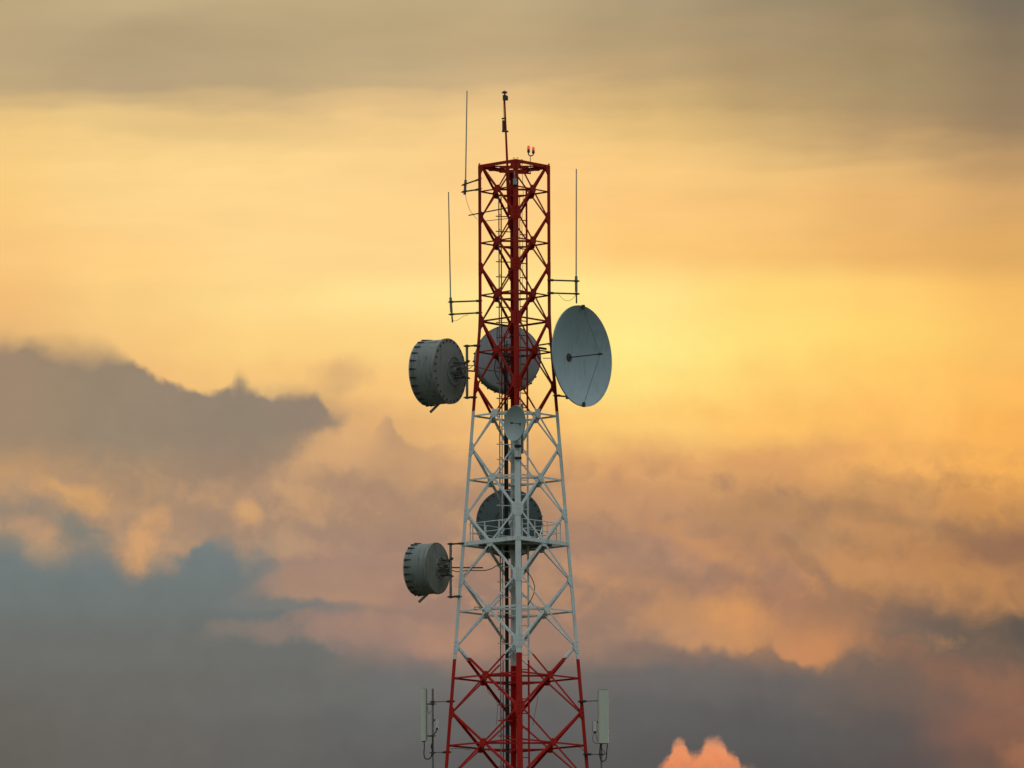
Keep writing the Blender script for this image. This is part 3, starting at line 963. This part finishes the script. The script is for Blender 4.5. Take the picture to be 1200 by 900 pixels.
rear_drum('pale grey drum antenna behind the red section of the tower', 595.6, 419.2, 38.6 / 29.8, R(-4), (M['darkdrum'], M['paledrum'], M['radome']), 'smooth', clips=26, seam=False)
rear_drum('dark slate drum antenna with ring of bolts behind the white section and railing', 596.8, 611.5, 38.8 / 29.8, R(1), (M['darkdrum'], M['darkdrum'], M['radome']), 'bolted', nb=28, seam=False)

# ------------------------------------------------------------------ open dishes
def open_dish(name, label, C, n, Rr, focal, mats, hubm, wires=True, group=None, mount=None, th=0.02):
    """C centre of the rim plane, n direction it looks; paraboloid with vertex behind"""
    n = n.normalized(); _, e1, e2 = basis(n)
    dep = Rr * Rr / (4 * focal)
    V0 = C - n * dep
    root = thing(name, label, 'dish antenna', mount.copy() if mount else V0.copy(), group)
    def rad(t): return e1 * math.cos(t) + e2 * math.sin(t)
    m = MB()
    NR = 20
    prof = [((Rr * j / NR) ** 2 / (4 * focal), Rr * j / NR) for j in range(NR + 1)]
    m.surf(prof, V0, n, 96)
    m.surf([(s_ - 0.035, r_) for s_, r_ in prof], V0, n, 96)
    k = 0.03 if Rr > 1 else 0.015
    m.surf([(dep + k * math.sin(a) - 0.018, Rr + k * (1 - math.cos(a)) * 0.6) for a in [math.pi / 2 - j * math.pi / 6 for j in range(7)]], V0, n, 96)
    refl = m.build('reflector', mats, root)
    m = MB()
    hr = 0.085 * Rr
    s0 = hr * hr / (4 * focal)
    m.lathe([(s0, hr), (s0 + 0.03, hr * 0.95), (s0 + 0.035, 0.0)], V0, n, 24)
    m.build('feed_hub', hubm, refl)
    m = MB()
    F = V0 + n * focal
    m.tube([V0, F], 0.022 if Rr > 1 else 0.012, 8)
    m.tube([F - n * 0.12 * (1 if Rr > 1 else .5), F + n * 0.09 * (1 if Rr > 1 else .5)], 0.042 if Rr > 1 else 0.035, 10)
    m.build('feed_boom', M['darksteel'], root)
    return root, V0, F, e1, e2, rad, dep

nB_ = Vector((0.81, -0.586, 0.0))
CB = at(682.4, 417.2, -0.15)
RB = 59.4 / 30.15
lt = legp(1, 408)
bd, V0, F, e1, e2, rad, dep = open_dish('dish_antenna', 'large open blue grey dish on the right of the tower, taller than the drums', CB, nB_, RB, 1.50, M['dish'], M['darksteel'], mount=Vector((lt.x, lt.y, lt.z)))
up = Vector((0, 0, 1)); hz = nB_.cross(up).normalized()
for t_, nm in ((up, 'top'), (-up, 'bottom')):
    w = MB().tube([F, CB + t_ * (RB - 0.02) + nB_ * 0.03], 0.0075, 5).build('guy_wire', M['darksteel'], bd)
    MB().obox(CB + t_ * (RB - 0.05) + nB_ * 0.06, t_ * 0.09, hz * 0.05, nB_ * 0.05).build('rim_clip', M['darksteel'], w)
side = hz if hz.y > 0 else -hz
MB().tube([F, CB + (side * 0.80 + up * 0.6) * (RB - 0.02)], 0.006, 5).build('guy_wire', M['darksteel'], bd)
# back frame and mounting arms to the right leg
m = MB()
m.lathe([(0, 0.75), (-0.10, 0.75), (-0.10, 0.65), (0, 0.65), (0, 0.75)], V0 + nB_ * 0.04, nB_, 36)
for t in range(6): 
    q = e1 * math.cos(t * math.pi / 3) + e2 * math.sin(t * math.pi / 3)
    m.bar(V0 + q * 0.7 - nB_ * 0.06, V0 + q * 1.5 + nB_ * (1.5 ** 2 / 6.0 - 0.17), 0.04, 0.09, nB_)
m.build('back_frame', M['darksteel'], bd)
bk = V0 - nB_ * 0.12
m = MB()
pz0, pz1 = Z(463.5), Z(404)
px = bk.x + 0.02; py = bk.y + 0.02
m.tube([Vector((px, py, pz0 - 0.1)), Vector((px, py, pz1 + 0.1))], 0.055, 12)
m.build('mount_pipe', M['galv'], bd)
for z_, yy in ((pz0, 463.5), (pz1, 404)):
    lp = legp(1, yy)
    d = (Vector((px, py, z_)) - lp)
    br = MB().bar(Vector((lp.x, lp.y, z_)) - Vector((0.10, 0, 0)), Vector((px, py, z_)), 0.05, 0.06).build('bracket', M['darksteel'], bd)
    ucl(Vector((lp.x, lp.y, z_)), 0.085, up, Vector((1, 0, 0))).build('clamp', M['darksteel'], br)
m = MB()
m.tube([at(631, 404.5, -0.5), at(648, 402, -0.1), V0 + Vector((0, 0, 0.35))], 0.03, 8)
m.tube([at(631, 407.5, -0.5), at(640, 409, -0.2)], 0.045, 8)
m.tube([at(636, 419.8, 0.3), at(648.5, 419.8, 0.2), V0 + Vector((0, 0, -0.1))], 0.016, 6)
m.build('stay_bar', M['darksteel'], bd)

# small dish on the near leg
nS = Vector((-0.80, -0.60, 0.0)).normalized()
nl = legp(0, 496)
CS = at(602.8, 496.0, nl.y - 0.42)
sd, V0s, Fs, *_ = open_dish('dish_antenna', 'small pale dish clamped to the front leg where red paint meets white', CS, nS, 20.8 / 30.4, 0.42, M['smalldish'], M['galv'], mount=Vector((nl.x, nl.y, nl.z)))
pp = V0s - nS * 0.10
m = MB(); m.tube([Vector((pp.x, pp.y, Z(541) + 0.05)), Vector((pp.x, pp.y, CS.z + 0.80))], 0.05, 12)
m.build('mount_pipe', M['galv'], sd)
MB().lathe([(0, 0.22), (-0.10, 0.20), (-0.10, 0.0)], V0s - nS * 0.0, nS, 24).build('back_housing', M['smalldish'], sd)
for yy in (523, 537):
    l_ = legp(0, yy)
    zz = at(603, yy, l_.y).z
    br = MB().obox(Vector((l_.x + 0.02, (l_.y + pp.y) / 2, zz)), Vector((0.135, 0, 0)), Vector((0, abs(l_.y - pp.y) / 2 - 0.01, 0)), Vector((0, 0, 0.05))).build('bracket', M['black'], sd)

# ------------------------------------------------------------------ whip antennas
def whip(label, tip, base0, base1, foot, arms, cable=None, rod_r=0.026, Yd=0.0, sleeve=0.055):
    """pixel rows are turned into heights on the plane through the side legs"""
    T, B0, B1, FT = (at(*q, Yd) for q in (tip, base0, base1, foot))
    root = thing('whip_antenna', label, 'whip antenna', FT.copy(), 'whip antennas')
    MB().tube([B0, T], rod_r, 8, True, rod_r * 0.8).build('rod', M['fibre'], root)
    MB().tube([B1, B0 + (T - B0) * 0.01], sleeve, 10).build('sleeve', M['galv'], root)
    if (FT - B1).length > 0.05: MB().tube([FT, B0], 0.03, 8).build('mount_pipe', M['darksteel'], root)
    for (a, b_) in arms:
        A_, Bq = at(*a, Yd), at(*b_, 0.0)
        d = (Bq - A_).normalized()
        br = MB().bar(A_ - d * 0.10, Bq + d * 0.06, 0.05, 0.055).build('bracket', M['darksteel'], root)
        ucl(A_, 0.05, Vector((0, 0, 1)), d).build('clamp', M['darksteel'], br)
        ucl(Bq, 0.075, Vector((0, 0, 1)), d).build('clamp', M['darksteel'], br)
    if cable:
        MB().tube([at(*q, Yd) for q in cable], 0.008, 5).build('feed_cable', M['black'], root)
    return root

whip('tall thin whip antenna left of the tower top', (547.3, 106.5), (545.6, 212), (544.6, 228), (544.4, 228.5),
     [((544.6, 216), (560.5, 210.5)), ((544.4, 224.5), (560.5, 222))],
     [(545.3, 228), (547, 236), (550, 245), (554, 251), (559, 257)], Yd=-0.12)
whip('lower left whip antenna held on two long arms above the drum', (525.6, 225), (528.0, 350), (529.0, 366), (530.3, 378),
     [((529, 353.8), (561, 352.6)), ((529.6, 368.3), (561, 366.6))],
     [(530, 375), (534, 376.2), (539, 373.5), (543, 370.5), (549, 369)], Yd=0.0)
whip('right hand whip antenna standing above the large dish', (675.4, 198), (675.2, 325), (675.3, 342), (675.6, 355.5),
     [((675.2, 329.3), (645.5, 328.3)), ((675.4, 344.3), (645.5, 343.4))],
     [(655, 345), (658, 349), (662, 352), (667, 352.6), (671, 350), (674.5, 346)], Yd=0.0)
# short stub on the near leg
nl = legp(0, 205)
rt = thing('whip_antenna', 'short grey stub antenna clipped to the front leg below the tower top', 'whip antenna', at(603.4, 216, nl.y - 0.12), 'whip antennas')
MB().tube([at(603.3, 210, nl.y - 0.12), at(602.8, 200.5, nl.y - 0.12)], 0.018, 8).build('rod', M['fibre'], rt)
MB().tube([at(603.5, 216.5, nl.y - 0.12), at(603.3, 209.5, nl.y - 0.12)], 0.075, 12).build('sleeve', M['fibre'], rt)
MB().obox(at(603.5, 216.5, nl.y - 0.05), Vector((0.09, 0, 0)), Vector((0, 0.07, 0)), Vector((0, 0, 0.03))).build('bracket', M['black'], rt)

# ------------------------------------------------------------------ lightning rod
ya = -0.45
b0, b1 = at(597.0, 252, ya), at(591.2, 117, ya)
rod = thing('lightning_rod', 'dark lightning rod with a small domed cap, highest point of the tower', 'lightning rod', b0.copy())
MB().tube([b0, at(594.6, 196, ya)], 0.075, 10).build('socket_tube', P, rod)
MB().tube([at(594.7, 198, ya), b1], 0.048, 10, True, 0.036).build('pole', M['darksteel'] if False else P, rod)
t0 = at(591.6, 117.5, ya); t1 = at(591.3, 108, ya)
hd = MB(); hd.tube([t0, t0 + (t1 - t0) * 0.62], 0.085, 10); hd.tube([t0 + (t1 - t0) * 0.6, t1], 0.03, 8)
hd.obox(t0 + (t1 - t0) * 0.25 + Vector((0.08, 0, 0)), Vector((0.05, 0, 0)), Vector((0, 0.06, 0)), Vector((0, 0, 0.08)))
hd.build('head', M['darksteel'], rod)
MB().surf([(0.0, 0.11), (0.02, 0.11), (0.06, 0.085), (0.09, 0.04), (0.10, 0.0)], t1 - Vector((0, 0, 0.04)), Vector((0, 0, 1)), 20).build('cap', M['darksteel'], rod)
bx = MB()
bx.tube([at(590.0, 153, ya - 0.02), at(589.9, 141, ya - 0.02)], 0.05, 8)
bx.obox(at(590.6, 139, ya), Vector((0.09, 0, 0)), Vector((0, 0.05, 0)), Vector((0, 0, 0.025)))
bx.obox(at(592, 154, ya), Vector((0.13, 0, 0)), Vector((0, 0.05, 0)), Vector((0, 0, 0.025)))
bx.obox(at(589.8, 147, ya - 0.03), Vector((0.035, 0, 0)), Vector((0, 0.04, 0)), Vector((0, 0, 0.14)))
bx.build('counter_unit', M['darksteel'], rod)
dc = MB(); dc.tube([at(590.2, 114, ya - 0.06), at(589.9, 128, ya - 0.07), at(590.6, 139, ya - 0.06)], 0.008, 5); dc.build('down_wire', M['black'], rod)

# ------------------------------------------------------------------ warning light
ya = -0.2
lt_ = thing('warning_light', 'twin red warning lamps on a forked stem above the tower top', 'warning light', at(621.5, 203, ya))
MB().tube([at(621.5, 203.5, ya), at(621.5, 182, ya)], 0.014, 8).build('stem', M['galv'], lt_)
MB().bar(at(607, 203, ya), at(622.3, 203.2, ya), 0.05, 0.05).build('bracket', P, lt_)
fk = MB(); fk.tube([at(*q, ya) for q in ((619.3, 178.5), (619.4, 181), (620.3, 182.3), (621.7, 182.5), (623.8, 182.3), (624.8, 181.4), (625, 179.5))], 0.024, 8)
fk.build('fork', M['galv'], lt_)
for (x, y0, y1) in ((619.4, 179, 170.5), (625.0, 180, 172.0)):
    q0, q1 = at(x, y0, ya), at(x, y1, ya)
    d = q1 - q0; Lh = d.length; d = d.normalized()
    bs = MB().lathe([(0, 0.0), (0, 0.045), (Lh * 0.16, 0.06), (Lh * 0.24, 0.06), (Lh * 0.27, 0.04), (Lh * 0.36, 0.04), (Lh * 0.37, 0.065), (Lh * 0.44, 0.065), (Lh * 0.44, 0.0)], q0, d, 16).build('lamp_base', M['darksteel'], lt_)
    MB().surf([(Lh * 0.44, 0.052), (Lh * 0.75, 0.056), (Lh * 0.92, 0.045), (Lh, 0.015), (Lh * 1.005, 0.0)], q0, d, 16).build('lamp', M['lamp'], lt_)

# ------------------------------------------------------------------ small yagi
yg = thing('yagi_antenna', 'thin dark yagi antenna poking left out of the upper lattice', 'yagi antenna', at(594, 243.5, -0.3))
bm0, bm1 = at(549, 252.4, -0.3), at(596, 243.3, -0.3)
MB().tube([bm0, bm1], 0.026, 6).build('boom', M['darksteel'], yg)
for j in range(12):
    p = bm0 + (bm1 - bm0) * (0.04 + j * 0.074)
    d = Vector((0.05, 0.17, 0.035))
    e = MB().tube([p - d, p + d], 0.010, 5).build('element', M['darksteel'], yg)
MB().tube([at(563, 259.6, -0.3), at(596, 256, -0.3)], 0.014, 6).build('stay_rod', M['darksteel'], yg)

# ------------------------------------------------------------------ panel antennas at the bottom
def rbox(c, ax, ay, hx, hy, hz_, r, n=5):
    """upright box with rounded plan corners"""
    m = MB(); pts = []
    for (sx, sy, a0) in ((1, 1, 0), (-1, 1, 90), (-1, -1, 180), (1, -1, 270)):
        for j in range(n + 1):
            a = R(a0 + 90 * j / n)
            pts.append(c + ax * (sx * (hx - r) + r * math.cos(a)) + ay * (sy * (hy - r) + r * math.sin(a)))
    zv_ = Vector((0, 0, hz_))
    N = len(pts)
    vs = [p - zv_ for p in pts] + [p + zv_ for p in pts]
    m.add(vs, [(i, (i + 1) % N, N + (i + 1) % N, N + i) for i in range(N)], True)
    m.add(vs[:N], [tuple(reversed(range(N)))]); m.add(vs[N:], [tuple(range(N))])
    return m

def panel_antenna(label, cx, y0, y1, nrm, wid, dep, Yd, pipe_x, pipe_y0, pipe_y1, arms, cables):
    top_, bot_ = at(cx, y0, Yd), at(cx, y1, Yd)
    c = (top_ + bot_) / 2; hz_ = (top_.z - bot_.z) / 2
    nrm = nrm.normalized(); ax = Vector((-nrm.y, nrm.x, 0))
    foot = at(pipe_x, pipe_y1, 0.0)
    root = thing('panel_antenna', label, 'panel antenna', foot, 'panel antennas')
    m = rbox(c + nrm * 0.02, ax, nrm, wid / 2, dep / 2, hz_, min(dep, wid) * 0.40)
    m.build('radome', M['panel'], root)
    m = MB(); m.obox(c - nrm * (dep / 2 - 0.005), ax * (wid / 2 - 0.03), nrm * 0.02, Vector((0, 0, hz_ * 0.985)))
    m.build('back_tray', M['panelback'], root)
    for s_ in (-1, 1):
        m = MB(); m.obox(c + nrm * 0.02 + Vector((0, 0, s_ * (hz_ + 0.012))), ax * (wid / 2 - 0.03), nrm * (dep / 2 - 0.02), Vector((0, 0, 0.012)))
        m.build('end_cap', M['panelback'], root)
    pt = at(pipe_x, pipe_y0, 0.0); pt = Vector((foot.x, foot.y, pt.z))
    MB().tube([foot, pt], 0.042, 10).build('mount_pipe', M['galv'], root)
    for y in (y0 + 18, y1 - 6):
        z_ = at(cx, y, 0).z
        a_ = c - nrm * (dep / 2); a_ = Vector((a_.x, a_.y, z_)); b_ = Vector((foot.x, foot.y, z_))
        br = MB().bar(a_, b_, 0.03, 0.05).build('tilt_bracket', M['darksteel'], root)
        ucl(b_, 0.045, Vector((0, 0, 1)), a_ - b_).build('clamp', M['darksteel'], br)
    for (y, lx, ly) in arms:
        A_ = Vector((foot.x, foot.y, at(pipe_x, y, 0).z)); Bq = at(lx, ly, 0.0)
        d = (Bq - A_).normalized()
        br = MB().bar(A_, Bq, 0.04, 0.04).build('bracket', M['galv'], root)
        ucl(Bq, 0.11, Vector((0, 0, 1)), d).build('clamp', M['black'], br)
        ucl(A_, 0.045, Vector((0, 0, 1)), d).build('clamp', M['darksteel'], br)
    for pts, r_ in cables:
        MB().tube(smooth([at(*q) for q in pts]), r_, 6).build('feed_cable', M['black'], root)
    return root

def smooth(pts, n=5):
    out = []
    P_ = [pts[0]] + list(pts) + [pts[-1]]
    for i in range(1, len(P_) - 2):
        p0, p1, p2, p3 = P_[i - 1:i + 3]
        for j in range(n):
            t = j / n
            out.append(0.5 * ((2 * p1) + (p2 - p0) * t + (2 * p0 - 5 * p1 + 4 * p2 - p3) * t * t + (3 * p1 - p0 - 3 * p2 + p3) * t ** 3))
    out.append(pts[-1])
    return out

panel_antenna('slim cream panel antenna seen edge on, left of the lower red legs', 497.0, 807, 868.5, Vector((-0.93, -0.36, 0)), 0.28, 0.15, 0.02, 507.4, 807, 925,
              [(822.5, 528.0, 822), (882.0, 523.6, 881.5)],
              [([(497.0, 868.5, -.05), (497.3, 875, -.05), (496.8, 883, -.05), (498, 888.5, -.05), (502, 889.5, -.02), (505, 887, -.05), (506.5, 880, -.06), (506.8, 868, -.06), (507.2, 862, -.06), (511, 857.5, -.03), (512.2, 853.5, 0.0)], 0.024),
               ([(500.4, 826, 0), (501.5, 833, 0), (503, 836.5, 0), (505, 833, 0)], 0.010),
               ([(506.5, 871, -.06), (505.5, 875, -.06), (507, 880, -.06)], 0.03),
               ([(528, 877.5, 0), (538, 877.0, 0.5), (552, 879, 0.7)], 0.010)])
ru = thing('radio_unit', 'small pale radio unit on the pipe beside the slim left panel antenna', 'radio unit', at(511.8, 853, 0), 'radio units')
rbox(at(511.9, 848.0, 0.0), Vector((1, 0, 0)), Vector((0, 1, 0)), 0.055, 0.055, 0.16, 0.04).build('housing', M['unit'], ru)
MB().bar(at(507.4, 844, 0), at(511.8, 844, 0), 0.06, 0.07).build('bracket', M['darksteel'], ru)
MB().tube([at(512, 853, 0), at(512.1, 855.5, 0)], 0.035, 8).build('connector', M['black'], ru)

panel_antenna('broad cream panel antenna showing its front, right of the lower red legs', 706.6, 809, 871, Vector((0.42, -0.907, 0)), 0.42, 0.17, -0.12, 705.0, 815, 925,
              [(821.0, 682.6, 822), (884.0, 688.4, 884)],
              [([(703.6, 871.5, -.1), (703.2, 876, -.1), (702.6, 884, -.1), (704.2, 890.5, -.1), (708, 892.0, -.1), (710.6, 888, -.1), (711, 880, -.1), (712, 872, -.1)], 0.022),
               ([(703.2, 875, -.08), (706.5, 879, -.08), (710.4, 884, -.08)], 0.012),
               ([(671, 874.5, -.3), (680, 876, -.1), (685, 881, 0.0), (689, 884, 0)], 0.010)])
ru = thing('radio_unit', 'small white radio unit with looped leads beside the broad right panel antenna', 'radio unit', at(697.2, 857, -0.1), 'radio units')
rbox(at(697.3, 851.0, -0.1), Vector((1, 0, 0)), Vector((0, 1, 0)), 0.072, 0.06, 0.2, 0.045).build('housing', M['unit'], ru)
MB().bar(at(697.3, 846.5, -0.05), at(704.5, 846.5, 0.0), 0.06, 0.05).build('bracket', M['darksteel'], ru)
MB().tube([at(697.2, 857, -.1), at(697.2, 859.5, -.1)], 0.055, 8).build('connector', M['black'], ru)
MB().tube(smooth([at(*q, -0.1) for q in ((696, 859), (694.6, 864), (694.8, 868), (698, 871), (701.8, 870.5))]), 0.010, 5).build('lead', M['black'], ru)
MB().tube(smooth([at(*q, -0.1) for q in ((698.2, 859), (699, 864), (700.6, 868), (701.8, 869))]), 0.010, 5).build('lead', M['black'], ru)
MB().tube(smooth([at(*q, -0.12) for q in ((694.2, 858), (694, 850), (694.4, 846), (697.6, 844.6), (700.6, 846.2), (701.3, 853), (700.2, 858))]), 0.008, 5).build('lead', M['black'], ru)

# ------------------------------------------------------------------ cables on the mast
cb = thing('cable_bundle', 'thick black bundle of feeder cables running up inside the tower', 'cable bundle', Vector((xv(594, 700), 0.62, 0.3)))
random.seed(3)
for j in range(7):
    x = xv(592.2 + 0.55 * j, 700)
    ytop = (388, 398, 402, 425, 470, 480, 396, 560, 540)[j]
    yy = 0.62 + 0.06 * (j % 3)
    zt_, zb_ = Z(ytop), 0.3
    pts = []
    n_ = 40
    for i in range(n_ + 1):
        z_ = zb_ + (zt_ - zb_) * i / n_
        pts.append(Vector((x + random.uniform(-0.012, 0.012), yy + random.uniform(-0.01, 0.01), z_)))
    MB().tube(pts, 0.020 if j % 3 else 0.026, 6).build('cable', M['black'], cb)

cg = 'loose cables on the tower'
def cable(label, pts, r_):
    P_ = smooth([at(*q) for q in pts])
    root = MB().tube(P_, r_, 6)
    o = thing_mesh('cable', root, M['black'], P_[0])
    tag(o, label, 'cable', cg)
def thing_mesh(name, mb, mat, loc):
    me_o = mb.build(name, mat)
    me_o.data.transform(Matrix.Translation(-loc)); me_o.location = loc
    return me_o
cable('black cable looping out right of the inner ladder under the platform', [(612, 664, .3), (616, 669, .3), (621, 674, .3), (625, 682, .3), (626.6, 690, .3), (624.5, 698, .3), (621, 705, .3), (618.5, 709, .3)], 0.018)
cable('black cable looping across the pale drum behind the red section', [(586, 410, 1.2), (582, 419, 1.2), (579.6, 430, 1.2), (581, 439, 1.2), (585, 446, 1.2), (589, 456, 1.2)], 0.020)
cable('black cable falling down the left of the pale drum', [(583, 383, 1.2), (582.5, 395, 1.2), (583.5, 402, 1.2)], 0.016)
cable('thin dark cable hanging from the upper left crossing of the lower red section', [(570.5, 806, -.2), (573, 812, 0), (579, 818, .2), (583, 825, .3), (582.5, 838, .4), (581.5, 850, .4)], 0.008)
cable('thin dark cable hanging right of the inner ladder in the lower red section', [(630.3, 816, .3), (628, 830, .3), (625.8, 842, .3), (624.5, 850, .3)], 0.008)
cable('short dark hook of cable at the left crossing under the platform', [(564, 713, -.9), (560, 711.5, -.9), (556.5, 711.5, -.9), (556, 713.8, -.9), (558.6, 714.6, -.9)], 0.014)
cable('thin light cable running up right of the front leg', [(611.8, 199, .25), (613.2, 230, .25), (611.6, 262, .25), (612.8, 300, .25), (612, 345, .25)], 0.010)
cable('thin wire curling at the top frame right of the front leg', [(610.5, 200, -.2), (609, 193, -.2), (609.8, 188, -.2), (611.3, 186.8, -.2), (613, 188.2, -.2), (612.2, 192, -.2), (609.5, 198, -.2)], 0.009)
